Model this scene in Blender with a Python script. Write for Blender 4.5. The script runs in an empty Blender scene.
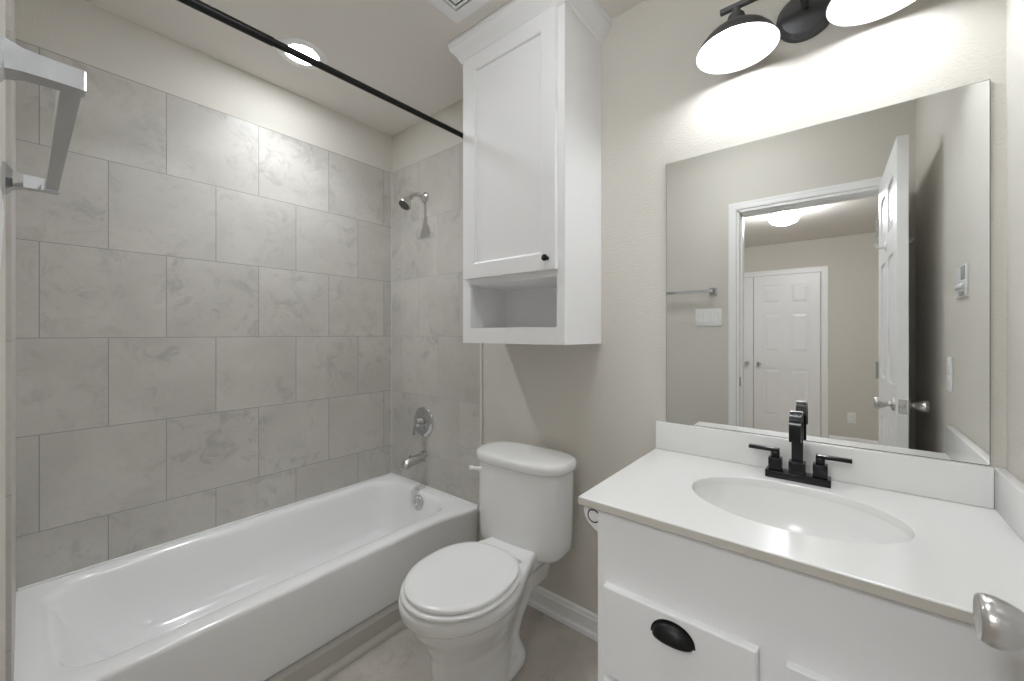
import bpy, bmesh, math
from math import sin, cos, pi, radians
from mathutils import Vector, Matrix

# ------------------------------------------------------------------ camera, world, exposure
SC = bpy.context.scene
COL = SC.collection
cam_data = bpy.data.cameras.new('camera')
cam = bpy.data.objects.new('camera', cam_data)
COL.objects.link(cam)
cam.location = (2.142, -1.445, 1.206)
cam.rotation_euler = (pi / 2, 0, radians(39.34))
cam_data.sensor_fit = 'HORIZONTAL'
cam_data.sensor_width = 36.0
cam_data.lens = 36.0 * 400.6 / 1024.0
cam_data.shift_y = -7.2 / 1024.0
cam_data.clip_start = 0.01
SC.camera = cam
world = bpy.data.worlds.new('world')
SC.world = world
world.use_nodes = True
world.node_tree.nodes['Background'].inputs[0].default_value = (1, 1, 1, 1)
world.node_tree.nodes['Background'].inputs[1].default_value = 0.3
vs = SC.view_settings
vs.view_transform = 'Standard'
vs.look = 'None'
vs.gamma = 1.0
vs.use_curve_mapping = False
vs.exposure = 1.38
BULB = 24.0       # radiance of the two vanity bulbs
CAN = 36.0           # radiance of the recessed lens itself
CAN_W = 1.25        # downward beam of the recessed light above the tub, watts
HALL = 48.0        # flush light in the next room
FILL_DOME = 12.0        # added fill dome on the bathroom ceiling, outside the camera's view
SC.cycles.max_bounces = 16
SC.cycles.diffuse_bounces = 10
SC.cycles.glossy_bounces = 8
SC.cycles.sample_clamp_indirect = 6.0

# ------------------------------------------------------------------ room dimensions
W0 = -1.469        # entry wall (towel bar, doorway)
RX = 2.440         # right wall
CEIL = 2.424
CEIL2 = 2.255      # lower ceiling of the next room
TH = 0.12          # wall thickness
BY = -4.18         # back wall of the next room
TILE_TOP = 2.193
RIM = 0.344

# ------------------------------------------------------------------ materials
def mat(name, color, rough=0.5, metal=0.0, spec=0.5, bump=None, coat=0.0):
    m = bpy.data.materials.new(name)
    m.use_nodes = True
    nt = m.node_tree
    b = nt.nodes['Principled BSDF']
    b.inputs['Base Color'].default_value = (*color, 1)
    b.inputs['Roughness'].default_value = rough
    b.inputs['Metallic'].default_value = metal
    b.inputs['Specular IOR Level'].default_value = spec
    b.inputs['Coat Weight'].default_value = coat
    b.inputs['Coat Roughness'].default_value = 0.05
    # slight procedural variation so no surface is perfectly flat in tone
    tc = nt.nodes.new('ShaderNodeTexCoord')
    nz = nt.nodes.new('ShaderNodeTexNoise')
    nz.inputs['Scale'].default_value = 3.0
    nz.inputs['Detail'].default_value = 3.0
    nt.links.new(tc.outputs['Object'], nz.inputs['Vector'])
    mr = nt.nodes.new('ShaderNodeMapRange')
    mr.inputs['To Min'].default_value = max(0.0, rough - 0.03)
    mr.inputs['To Max'].default_value = rough + 0.03
    nt.links.new(nz.outputs['Fac'], mr.inputs['Value'])
    nt.links.new(mr.outputs['Result'], b.inputs['Roughness'])
    if bump:
        scale, strength, dist = bump
        n2 = nt.nodes.new('ShaderNodeTexNoise')
        n2.inputs['Scale'].default_value = scale
        n2.inputs['Detail'].default_value = 2.0
        nt.links.new(tc.outputs['Object'], n2.inputs['Vector'])
        bp = nt.nodes.new('ShaderNodeBump')
        bp.inputs['Strength'].default_value = strength
        bp.inputs['Distance'].default_value = dist
        nt.links.new(n2.outputs['Fac'], bp.inputs['Height'])
        nt.links.new(bp.outputs['Normal'], b.inputs['Normal'])
    return m

def emit(name, color, strength):
    m = bpy.data.materials.new(name)
    m.use_nodes = True
    nt = m.node_tree
    nt.nodes.remove(nt.nodes['Principled BSDF'])
    e = nt.nodes.new('ShaderNodeEmission')
    e.inputs[0].default_value = (*color, 1)
    e.inputs[1].default_value = strength
    nt.links.new(e.outputs[0], nt.nodes['Material Output'].inputs[0])
    return m

def stone(name, dark, light, axes, off, bw, rh, rough=0.35, mortar=0.0016, grout=(0.30, 0.29, 0.27), scale=2.6):
    """stone-look tile: running-bond joints, a different vein pattern in every tile"""
    m = bpy.data.materials.new(name)
    m.use_nodes = True
    nt = m.node_tree
    N, L = nt.nodes.new, nt.links.new
    b = nt.nodes['Principled BSDF']
    tc = N('ShaderNodeTexCoord')
    sp = N('ShaderNodeSeparateXYZ')
    L(tc.outputs['Object'], sp.inputs[0])
    def addc(sock, c):
        a = N('ShaderNodeMath'); a.operation = 'ADD'
        L(sock, a.inputs[0]); a.inputs[1].default_value = c
        return a.outputs[0]
    u = addc(sp.outputs[axes[0]], off[0])
    v = addc(sp.outputs[axes[1]], off[1])
    cb = N('ShaderNodeCombineXYZ')
    L(u, cb.inputs[0]); L(v, cb.inputs[1])
    br = N('ShaderNodeTexBrick')
    br.offset = 0.5; br.offset_frequency = 2; br.squash = 1.0
    br.inputs['Color1'].default_value = (0, 0, 0, 1)
    br.inputs['Color2'].default_value = (1, 1, 1, 1)
    br.inputs['Mortar'].default_value = (0.5, 0.5, 0.5, 1)
    br.inputs['Scale'].default_value = 1.0
    br.inputs['Mortar Size'].default_value = mortar
    br.inputs['Mortar Smooth'].default_value = 0.2
    br.inputs['Bias'].default_value = 0.0
    br.inputs['Brick Width'].default_value = bw
    br.inputs['Row Height'].default_value = rh
    L(cb.outputs[0], br.inputs['Vector'])
    # per tile offset of the noise
    sc = N('ShaderNodeVectorMath'); sc.operation = 'SCALE'
    L(br.outputs['Color'], sc.inputs[0]); sc.inputs['Scale'].default_value = 37.0
    ad = N('ShaderNodeVectorMath'); ad.operation = 'ADD'
    L(tc.outputs['Object'], ad.inputs[0]); L(sc.outputs[0], ad.inputs[1])
    def noise(sc_, det, ro, dist, vec):
        n = N('ShaderNodeTexNoise')
        n.inputs['Scale'].default_value = sc_; n.inputs['Detail'].default_value = det
        n.inputs['Roughness'].default_value = ro; n.inputs['Distortion'].default_value = dist
        L(vec, n.inputs['Vector'])
        return n.outputs['Fac']
    def ramp(sock, a, b_, lo=0.0, hi=1.0):
        r = N('ShaderNodeMapRange'); r.interpolation_type = 'SMOOTHSTEP'
        r.inputs['From Min'].default_value = a; r.inputs['From Max'].default_value = b_
        r.inputs['To Min'].default_value = lo; r.inputs['To Max'].default_value = hi
        L(sock, r.inputs['Value'])
        return r.outputs['Result']
    def mul(a, b_):
        q = N('ShaderNodeMath'); q.operation = 'MULTIPLY'; L(a, q.inputs[0]); L(b_, q.inputs[1]); return q.outputs[0]
    def mixc(f, ca, cb_, k=None):
        q = N('ShaderNodeMix'); q.data_type = 'RGBA'; L(f, q.inputs['Factor'])
        if isinstance(ca, tuple): q.inputs[6].default_value = (*ca, 1)
        else: L(ca, q.inputs[6])
        q.inputs[7].default_value = (*cb_, 1)
        return q.outputs[2]
    mid = tuple(0.42 * a + 0.58 * c for a, c in zip(dark, light))
    deep = tuple(a * 0.84 for a in dark)
    v3 = ad.outputs[0]
    broad = ramp(noise(scale, 5, 0.55, 0.3, v3), 0.36, 0.64)
    c1 = mixc(broad, mid, light)
    patch = ramp(noise(scale * 1.25, 4, 0.5, 0.5, v3), 0.36, 0.66)      # where the scratchy veining sits
    scr = ramp(noise(scale * 4.2, 12, 0.72, 0.7, v3), 0.48, 0.65, 0.0, 0.72)
    c2 = mixc(mul(patch, scr), c1, deep)
    fine = ramp(noise(scale * 16, 8, 0.7, 0.2, v3), 0.50, 0.75, 0.0, 0.40)
    mx = N('ShaderNodeMix'); mx.data_type = 'RGBA'
    L(fine, mx.inputs['Factor']); L(c2, mx.inputs[6]); mx.inputs[7].default_value = (*dark, 1)
    gm = N('ShaderNodeMix'); gm.data_type = 'RGBA'
    L(br.outputs['Fac'], gm.inputs['Factor'])
    L(mx.outputs[2], gm.inputs[6]); gm.inputs[7].default_value = (*grout, 1)
    L(gm.outputs[2], b.inputs['Base Color'])
    b.inputs['Roughness'].default_value = rough
    inv = N('ShaderNodeMath'); inv.operation = 'SUBTRACT'; inv.inputs[0].default_value = 1.0
    L(br.outputs['Fac'], inv.inputs[1])
    bp = N('ShaderNodeBump'); bp.inputs['Strength'].default_value = 0.5; bp.inputs['Distance'].default_value = 0.0015
    L(inv.outputs[0], bp.inputs['Height'])
    L(bp.outputs['Normal'], b.inputs['Normal'])
    return m

WALLC = (0.645, 0.621, 0.570)
M = {}
M['wall'] = mat('wall_paint', WALLC, 0.75, spec=0.25, bump=(150, 0.55, 0.003))
M['ceiling'] = mat('ceiling_paint', (0.80, 0.772, 0.73), 0.85, spec=0.15, bump=(190, 0.2, 0.0015))
M['trim'] = mat('trim_paint', (0.86, 0.86, 0.865), 0.35)
M['cab'] = mat('cabinet_paint', (0.86, 0.86, 0.87), 0.38)
M['door'] = mat('door_paint', (0.85, 0.85, 0.86), 0.35)
M['porcelain'] = mat('porcelain', (0.84, 0.84, 0.84), 0.12, coat=0.4)
M['seat'] = mat('seat_plastic', (0.84, 0.84, 0.84), 0.22)
M['acrylic'] = mat('tub_enamel', (0.86, 0.86, 0.865), 0.16, coat=0.3)
M['counter'] = mat('cultured_marble', (0.82, 0.82, 0.81), 0.20)
M['counter_edge'] = mat('raw_counter_edge', (0.58, 0.555, 0.50), 0.3)
M['black'] = mat('matte_black_metal', (0.018, 0.018, 0.018), 0.38, metal=0.6)
M['bronze'] = mat('dark_gunmetal', (0.085, 0.085, 0.088), 0.42, metal=0.5)
M['gun'] = mat('faucet_black', (0.035, 0.035, 0.037), 0.22, metal=0.9)
M['chrome'] = mat('chrome', (0.60, 0.61, 0.62), 0.10, metal=1.0)
M['nickel'] = mat('satin_nickel', (0.62, 0.61, 0.59), 0.27, metal=1.0)
M['darkface'] = mat('nozzle_face', (0.10, 0.10, 0.10), 0.5)
M['recess'] = mat('vent_recess', (0.012, 0.012, 0.012), 0.8)
M['plastic'] = mat('white_plastic', (0.82, 0.82, 0.82), 0.35)
M['grey'] = mat('grey_plastic', (0.33, 0.33, 0.33), 0.5)
M['caulk'] = mat('caulk', (0.72, 0.71, 0.68), 0.5)
M['mirror'] = mat('mirror_silver', (0.90, 0.91, 0.90), 0.0, metal=1.0)
M['mirror'].node_tree.nodes['Principled BSDF'].inputs['Roughness'].default_value = 0
for l in list(M['mirror'].node_tree.links):
    if l.to_socket.name == 'Roughness':
        M['mirror'].node_tree.links.remove(l)
M['glassedge'] = mat('mirror_edge', (0.10, 0.12, 0.11), 0.15)
M['shade_in'] = mat('shade_enamel', (0.9, 0.9, 0.9), 0.4)
M['carpet'] = mat('beige_floor', (0.40, 0.36, 0.31), 0.9, spec=0.1, bump=(260, 0.6, 0.004))
M['bulb'] = emit('bulb_glow', (0.93, 0.965, 1.0), BULB)
M['can'] = emit('lens_glow', (0.93, 0.965, 1.0), CAN)
M['hall'] = emit('dome_glow', (0.95, 0.97, 1.0), HALL)
M['dome'] = emit('fill_dome_glow', (0.93, 0.965, 1.0), FILL_DOME)  # glow of the added fill dome
T_D, T_L = (0.412, 0.395, 0.366), (0.566, 0.547, 0.511)
M['tile_x'] = stone('tile_left', T_D, T_L, ('Y', 'Z'), (1.41 + 0.3365 * 10, -0.189 + 0.3335 * 2), 0.3365, 0.3335)
M['tile_y'] = stone('tile_back', T_D, T_L, ('X', 'Z'), (-0.44 + 0.16825 + 0.3365 * 9, -0.189 + 0.3335 * 2), 0.3365, 0.3335, mortar=0.0012, grout=(0.38, 0.37, 0.35))
M['floor'] = stone('floor_tile', (0.31, 0.287, 0.25), (0.52, 0.49, 0.445), ('X', 'Y'), (4.33, 6.46), 1.22, 0.61, rough=0.4, scale=2.2, mortar=0.0012, grout=(0.38, 0.36, 0.33))

# ------------------------------------------------------------------ mesh helpers
def BM():
    return bmesh.new()

def box(bm, x0, x1, y0, y1, z0, z1, bev=0.0, seg=2):
    g = bmesh.ops.create_cube(bm, size=1.0)
    vsx = g['verts']
    for v in vsx:
        v.co = Vector(((x0 + x1) / 2 + v.co.x * (x1 - x0), (y0 + y1) / 2 + v.co.y * (y1 - y0), (z0 + z1) / 2 + v.co.z * (z1 - z0)))
    if bev > 0:
        es = list({e for v in vsx for e in v.link_edges})
        bmesh.ops.bevel(bm, geom=es, offset=bev, segments=seg, affect='EDGES', profile=0.5)
    return bm

def loft(bm, rings, close=True, cap0=True, cap1=True):
    vr = [[bm.verts.new(Vector(p)) for p in r] for r in rings]
    n = len(vr[0])
    for a, b in zip(vr[:-1], vr[1:]):
        for i in range(n if close else n - 1):
            j = (i + 1) % n
            bm.faces.new((a[i], a[j], b[j], b[i]))
    if cap0:
        bm.faces.new(list(reversed(vr[0])))
    if cap1:
        bm.faces.new(vr[-1])
    return vr

def frame_for(d):
    d = Vector(d).normalized()
    up = Vector((0, 0, 1)) if abs(d.z) < 0.9 else Vector((1, 0, 0))
    a = d.cross(up).normalized()
    b = a.cross(d).normalized()
    return a, b, d

def lathe(bm, origin, axis, prof, n=32, sx=1.0, sy=1.0):
    """prof: list of (radius, distance along axis); sx, sy stretch the section"""
    a, b, d = frame_for(axis)
    o = Vector(origin)
    rings = []
    for r, h in prof:
        r = max(r, 1e-5)
        rings.append([o + d * h + a * (r * sx * cos(2 * pi * i / n)) + b * (r * sy * sin(2 * pi * i / n)) for i in range(n)])
    loft(bm, rings)
    return bm

def tube(bm, pts, r, n=12, caps=True):
    pts = [Vector(p) for p in pts]
    rr = r if isinstance(r, (list, tuple)) else [r] * len(pts)
    rings = []
    prev = None
    for i, p in enumerate(pts):
        if i == 0: t = pts[1] - p
        elif i == len(pts) - 1: t = p - pts[i - 1]
        else: t = (pts[i + 1] - pts[i - 1])
        t.normalize()
        if prev is None:
            a, b, _ = frame_for(t)
        else:
            a = (prev - t * prev.dot(t)).normalized()
            b = a.cross(t).normalized()
        prev = a
        rings.append([p + a * (rr[i] * cos(2 * pi * k / n)) + b * (rr[i] * sin(2 * pi * k / n)) for k in range(n)])
    loft(bm, rings, True, caps, caps)
    return bm

def strip(bm, path, width_dir, w, t_normals, th):
    """flat bar of width w (along width_dir) and thickness th swept along path"""
    wd = Vector(width_dir).normalized()
    rings = []
    P = [Vector(p) for p in path]
    for i, p in enumerate(P):
        if i == 0: t = P[1] - p
        elif i == len(P) - 1: t = p - P[i - 1]
        else: t = P[i + 1] - P[i - 1]
        nrm = t.normalized().cross(wd).normalized()
        rings.append([p + wd * (w / 2) + nrm * (th / 2), p - wd * (w / 2) + nrm * (th / 2), p - wd * (w / 2) - nrm * (th / 2), p + wd * (w / 2) - nrm * (th / 2)])
    loft(bm, rings)
    return bm

def rrect(cx, cy, hx, hy, r, z, n=6, m=6):
    """rounded rectangle ring, counter-clockwise, with m points along each side"""
    pts = []
    cs = [(cx + hx - r, cy + hy - r, 0), (cx - hx + r, cy + hy - r, 90), (cx - hx + r, cy - hy + r, 180), (cx + hx - r, cy - hy + r, 270)]
    for k in range(4):
        x, y, a0 = cs[k]
        arc = [(x + r * cos(radians(a0 + 90 * i / n)), y + r * sin(radians(a0 + 90 * i / n))) for i in range(n + 1)]
        pts += arc
        x2, y2, a2 = cs[(k + 1) % 4]
        q = (x2 + r * cos(radians(a2)), y2 + r * sin(radians(a2)))
        for j in range(1, m):
            f = j / m
            pts.append((arc[-1][0] * (1 - f) + q[0] * f, arc[-1][1] * (1 - f) + q[1] * f))
    return [(p[0], p[1], z) for p in pts]

ORIGIN = {}
def link(o):
    COL.objects.link(o)
    return o

def thing(name, label, cat, loc, group=None):
    o = link(bpy.data.objects.new(name, None))
    o.empty_display_size = 0.05
    o.location = loc
    ORIGIN[o.name] = Vector(loc)
    o['label'] = label
    o['category'] = cat
    if group:
        o['group'] = group
    return o

def obj(name, bm, material, parent=None, smooth=True, loc=None, angle=35, label=None, extra=()):
    org = Vector(loc) if loc is not None else (ORIGIN[parent.name] if parent else Vector((0, 0, 0)))
    bmesh.ops.recalc_face_normals(bm, faces=bm.faces[:])
    bmesh.ops.translate(bm, verts=bm.verts[:], vec=-org)
    me = bpy.data.meshes.new(name)
    bm.to_mesh(me)
    bm.free()
    me.materials.append(material)
    for x in extra:
        me.materials.append(x)
    if smooth:
        me.shade_smooth()
        try:
            me.set_sharp_from_angle(angle=radians(angle))
        except Exception:
            pass
    o = link(bpy.data.objects.new(name, me))
    ORIGIN[o.name] = org
    if parent:
        o.parent = parent
        o.location = org - ORIGIN[parent.name]
    else:
        o.location = org
    if label:
        o['label'] = label
    return o

def tag(o, label, cat, group=None):
    o['label'] = label
    o['category'] = cat
    if group:
        o['group'] = group
    return o

def struct(o, label=None, cat=None):
    o['kind'] = 'structure'
    if label: o['label'] = label
    if cat: o['category'] = cat
    return o

# ------------------------------------------------------------------ room shell
def wallbox(name, boxes, material, label):
    bm = BM()
    for b in boxes:
        box(bm, *b)
    return struct(obj(name, bm, material, smooth=False), label, 'wall')

DOOR_L, DOOR_R, DOOR_T = 1.630, 2.338, 1.991     # doorway in the entry wall
SIDE_L, SIDE_R = 0.2, 3.6                          # next room
wallbox('wall_back', [(-TH, RX + TH, 0, TH, 0, CEIL)], M['wall'], 'greige textured wall behind the mirror and toilet')
wl = wallbox('wall_left', [(-TH, 0, W0 - 0.001, 0, 0, CEIL)], M['wall'], 'greige wall above the long tiled side of the tub')
wallbox('wall_right', [(RX, RX + TH, W0 + 0.0, 0, 0, CEIL)], M['wall'], 'greige textured wall right of the mirror')
wf = wallbox('wall_front', [(-TH, DOOR_L, W0 - TH, W0, 0, CEIL), (DOOR_R, SIDE_R, W0 - TH, W0, 0, CEIL),
                            (DOOR_L, DOOR_R, W0 - TH, W0, DOOR_T, CEIL)], M['wall'], 'greige entry wall around the doorway, seen in the mirror')
wallbox('wall_next_back', [(SIDE_L - TH, SIDE_R + TH, BY - TH, BY, 0, CEIL2)], M['wall'], 'greige far wall of the next room behind the closet doors')
wallbox('wall_next_left', [(SIDE_L - TH, SIDE_L, BY, W0 - TH, 0, CEIL2)], M['wall'], 'greige side wall of the next room')
wallbox('wall_next_right', [(SIDE_R, SIDE_R + TH, BY, W0 - TH, 0, CEIL2)], M['wall'], 'greige side wall of the next room, right')
bm = BM(); box(bm, -TH, RX + TH, W0 - TH / 2, TH, -0.1, 0.0)
struct(obj('floor', bm, M['floor'], smooth=False), 'mottled grey beige stone tile floor', 'floor')
bm = BM(); box(bm, SIDE_L - TH, SIDE_R + TH, BY - TH, W0 - TH / 2, -0.1, 0.0)
struct(obj('floor_next', bm, M['carpet'], smooth=False), 'beige floor of the next room', 'floor')
bm = BM(); box(bm, -TH, RX + TH, W0 - TH, TH, CEIL, CEIL + 0.1)
struct(obj('ceiling', bm, M['ceiling'], smooth=False), 'greige ceiling', 'ceiling')
bm = BM(); box(bm, SIDE_L - TH, SIDE_R + TH, BY - TH, W0 - TH, CEIL2, CEIL2 + 0.1)
struct(obj('ceiling_next', bm, M['ceiling'], smooth=False), 'greige lower ceiling of the next room', 'ceiling')

# tile surround (children of the walls they sit on)
bm = BM(); box(bm, 0.0, 0.008, W0, 0.0, RIM - 0.03, TILE_TOP)
obj('tile_panel', bm, M['tile_x'], wl, smooth=False, label='running-bond grey stone tile')
wb = bpy.data.objects['wall_back']
bm = BM(); box(bm, 0.008, 0.758, -0.008, 0.0, 0.0, TILE_TOP)
obj('tile_panel', bm, M['tile_y'], wb, smooth=False, label='grey stone tile')
bm = BM(); box(bm, 0.758, 0.770, -0.009, 0.0, 0.0, TILE_TOP, 0.002)
obj('tile_edging', bm, M['caulk'], wb, smooth=False, label='pale edging strip')
bm = BM(); box(bm, 0.008, 0.758, W0, W0 + 0.008, RIM - 0.03, TILE_TOP)
obj('tile_panel', bm, M['tile_y'], wf, smooth=False, label='grey stone tile')
# pale grout in the corner of the alcove
bm = BM(); box(bm, 0.008, 0.0105, -0.0105, -0.008, RIM, TILE_TOP)
obj('corner_grout', bm, M['caulk'], wb, smooth=False)

# plinth under the tub apron and quarter round at the floor
bm = BM(); box(bm, 0.60, 0.735, W0, -0.008, 0.0, 0.078)
struct(obj('trim_1', bm, mat('plinth_tile', (0.47, 0.45, 0.415), 0.4), smooth=False), 'beige tiled plinth under the bathtub apron', 'trim')
bm = BM()
prof = [(0.735, 0.0), (0.757, 0.0), (0.756, 0.009), (0.751, 0.016), (0.744, 0.020), (0.735, 0.021)]
loft(bm, [[(x, W0 + 0.001, z) for x, z in prof], [(x, -0.010, z) for x, z in prof]])
struct(obj('trim_2', bm, mat('quarter_round_paint', (0.55, 0.53, 0.49), 0.4)), 'pale quarter round where the tub plinth meets the floor', 'trim')

# baseboards: extruded moulding profile (depth, height)
BBP = [(0, 0), (0.024, 0), (0.024, 0.008), (0.021, 0.017), (0.016, 0.021), (0.012, 0.022), (0.012, 0.060), (0.0145, 0.063), (0.0150, 0.068), (0.0120, 0.072), (0.0100, 0.078), (0.0105, 0.083), (0.0070, 0.088), (0.003, 0.090), (0, 0.090)]
def baseboard(name, p0, p1, inward, label):
    bm = BM()
    i = Vector(inward)
    rings = []
    for p in (p0, p1):
        rings.append([Vector((p[0], p[1], 0)) + i * d + Vector((0, 0, h)) for d, h in BBP])
    loft(bm, rings)
    struct(obj(name, bm, M['trim'], angle=20), label, 'baseboard')
baseboard('baseboard_back', (0.770, 0), (1.680, 0), (0, -1, 0), 'white moulded baseboard behind the toilet')
baseboard('baseboard_front', (0.770, W0), (1.570, W0), (0, 1, 0), 'white baseboard below the towel bar')
baseboard('baseboard_right', (RX, -0.555), (RX, W0), (-1, 0, 0), 'white baseboard behind the open door')
baseboard('baseboard_next', (2.045, BY), (SIDE_R, BY), (0, 1, 0), 'white baseboard right of the closet doors')

# ------------------------------------------------------------------ doorway casing and jamb
def casing(name, x0, x1, ztop, yface, sgn, w, label):
    """mitred moulded casing around an opening x0..x1; sgn +1 projects to +y"""
    bm = BM()
    prof = [(0.0, 0.0), (0.0, 0.0045), (0.004, 0.0060), (w * 0.42, 0.0068), (w * 0.58, 0.0064), (w * 0.70, 0.0080), (w - 0.004, 0.0084), (w, 0.0070), (w, 0.0)]
    rings = []
    for o, t in prof:
        o2 = o + 0.006
        y = yface + sgn * t
        rings.append([(x0 - o2, y, 0.0), (x0 - o2, y, ztop + o2), (x1 + o2, y, ztop + o2), (x1 + o2, y, 0.0)])
    loft(bm, rings, False, False, False)
    return struct(obj(name, bm, M['trim'], smooth=False), label, 'trim')
dc = casing('trim_3', DOOR_L, DOOR_R, DOOR_T, W0, 1, 0.043, 'white casing around the doorway, seen in the mirror')
casing('trim_4', DOOR_L, DOOR_R, DOOR_T, W0 - TH, -1, 0.057, 'white casing on the far side of the doorway')
bm = BM()
JT = 0.012
box(bm, DOOR_L - 0.002, DOOR_L + JT, W0 - TH - 0.002, W0 + 0.001, 0, DOOR_T)
box(bm, DOOR_R - JT + 0.008, DOOR_R + 0.002, W0 - TH - 0.002, W0 + 0.001, 0, DOOR_T)
box(bm, DOOR_L, DOOR_R, W0 - TH - 0.002, W0 + 0.001, DOOR_T - JT, DOOR_T + 0.002)
box(bm, DOOR_L + JT, DOOR_L + JT + 0.010, W0 - TH + 0.01, W0 - 0.045, 0, DOOR_T - JT)   # stops
box(bm, DOOR_L + JT, DOOR_R - JT, W0 - TH + 0.01, W0 - 0.045, DOOR_T - JT - 0.010, DOOR_T - JT)
jb = struct(obj('trim_5', bm, M['trim'], smooth=False), 'white jamb lining the doorway', 'trim')
bm = BM(); box(bm, DOOR_L + JT, DOOR_L + JT + 0.0015, W0 - 0.036, W0 - 0.008, 0.865, 0.925, 0.0005, 1)
obj('strike_plate', bm, M['black'], jb, smooth=False, label='dark strike plate')

# ------------------------------------------------------------------ six panel doors
def six_panel(bm, w, h, t):
    """door slab lying x 0..w, y 0..t, z 0..h with raised panels on both faces"""
    core = 0.009
    box(bm, 0.004, w - 0.004, core, t - core, 0.004, h - 0.004)
    st = w * 0.155
    mid = w * 0.145
    rails = [(0, 0.235), (0.79, 0.98), (h - 0.44, h - 0.33), (h - 0.115, h)]
    for a, b in ((0, st), (w - st, w), (w / 2 - mid / 2, w / 2 + mid / 2)):
        if a == 0 or b == w:
            box(bm, a, b, 0, t, 0, h, 0.0015, 1)
        else:
            for (r0, r1) in zip(rails[:-1], rails[1:]):
                box(bm, a, b, 0.0002, t - 0.0002, r0[1] - 0.002, r1[0] + 0.002)
    for z0, z1 in rails:
        box(bm, st - 0.002, w - st + 0.002, 0.0001, t - 0.0001, z0, z1)
    # raised fields with sloped edges
    for xa, xb in ((st, w / 2 - mid / 2), (w / 2 + mid / 2, w - st)):
        for (r0, r1) in zip(rails[:-1], rails[1:]):
            za, zb = r0[1], r1[0]
            for ys, yi in ((0.0035, core + 0.001), (t - 0.0035, t - core - 0.001)):
                g, s = 0.010, 0.030
                def q(d, y):
                    return [(xa + d, y, za + d), (xb - d, y, za + d), (xb - d, y, zb - d), (xa + d, y, zb - d)]
                loft(bm, [q(g, yi), q(g + s, ys)], True, False, True)

def place(bm, origin, ang):
    bmesh.ops.rotate(bm, verts=bm.verts[:], cent=(0, 0, 0), matrix=Matrix.Rotation(ang, 3, 'Z'))
    bmesh.ops.translate(bm, verts=bm.verts[:], vec=Vector(origin))

# egg shaped knob along +axis from the door face
KNOB = [(0.031, 0.0), (0.032, 0.004), (0.028, 0.009), (0.014, 0.012), (0.0115, 0.016), (0.012, 0.022), (0.0155, 0.029), (0.0205, 0.037), (0.0250, 0.046), (0.0275, 0.054), (0.0275, 0.060), (0.0255, 0.0655), (0.0235, 0.067), (0.020, 0.0655), (0.010, 0.0645), (0.0, 0.064)]
def knob_at(bm, p, axis, k=1.0):
    lathe(bm, p, axis, [(r * k, h * (k + 0.06)) for r, h in KNOB], 36)

HINGE = Vector((2.300, W0 + 0.004, 0.008))
DW, DH, DT = 0.700, 1.980, 0.035
DANG = radians(90 - 1.2)
def dpt(u, v, z):       # door space -> world (u along width, v through thickness towards -x side = 0 face)
    q = Matrix.Rotation(DANG, 3, 'Z') @ Vector((u, v, 0))
    return HINGE + q + Vector((0, 0, z))
# local y of the slab after a +88.8 degree turn points to -x: shift so the room-side face is at v = +DT
bm = BM(); six_panel(bm, DW, DH, DT)
bmesh.ops.translate(bm, verts=bm.verts[:], vec=(0, -DT, 0))
place(bm, HINGE, DANG)
d1 = struct(obj('door_1', bm, M['door'], smooth=False, loc=HINGE), 'white six panel door standing open, seen edge-on in the mirror', 'door')
aw = (Matrix.Rotation(DANG, 3, 'Z') @ Vector((0, 1, 0)))
KZ = 0.908
bm = BM(); knob_at(bm, dpt(DW - 0.062, 0, KZ), aw, 0.88)
obj('door_knob', bm, M['nickel'], d1, angle=50, label='satin nickel egg-shaped knob on the room side')
bm = BM(); knob_at(bm, dpt(DW - 0.062, -DT, KZ), -aw, 0.88)
obj('door_knob', bm, M['nickel'], d1, angle=50, label='satin nickel egg-shaped knob on the wall side')
bm = BM()
box(bm, 0, 0.0015, -DT / 2 - 0.0125, -DT / 2 + 0.0125, -0.028, 0.028, 0.0006, 1)
place(bm, dpt(DW, 0, KZ), DANG)
lp = obj('latch_plate', bm, M['nickel'], d1, smooth=False, label='nickel latch plate')
bm = BM(); lathe(bm, dpt(DW + 0.001, -DT / 2, KZ), Matrix.Rotation(DANG, 3, 'Z') @ Vector((1, 0, 0)), [(0.009, 0), (0.0085, 0.006), (0.004, 0.009), (0, 0.009)], 16)
obj('latch_bolt', bm, M['nickel'], lp)
bm = BM()
for hz in (0.22, 1.0, 1.76):
    tube(bm, [dpt(0.0, 0.006, hz - 0.045), dpt(0.0, 0.006, hz + 0.045)], 0.006, 10)
obj('hinge', bm, M['nickel'], d1)

def hook(u, face, z, label):
    s = 1 if face == 0 else -1
    ax = aw * s
    p = dpt(u, 0 if s > 0 else -DT, z)
    t = thing('robe_hook', label, 'hook', p)
    bm = BM(); lathe(bm, p, ax, [(0.021, 0), (0.021, 0.004), (0.017, 0.007), (0, 0.008)], 20)
    obj('mount_plate', bm, M['plastic'], t)
    bm = BM()
    up = Vector((0, 0, 1))
    tube(bm, [p + ax * 0.004, p + ax * 0.024 - up * 0.003, p + ax * 0.036 + up * 0.002, p + ax * 0.041 + up * 0.016], [0.008, 0.007, 0.006, 0.008], 12)
    obj('prong', bm, M['plastic'], t)
hook(0.36, 0, 1.60, 'small white robe hook on the room side of the open door, seen in the mirror')
hook(0.44, 1, 1.60, 'small white robe hook peeking past the wall side edge of the open door')

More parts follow.
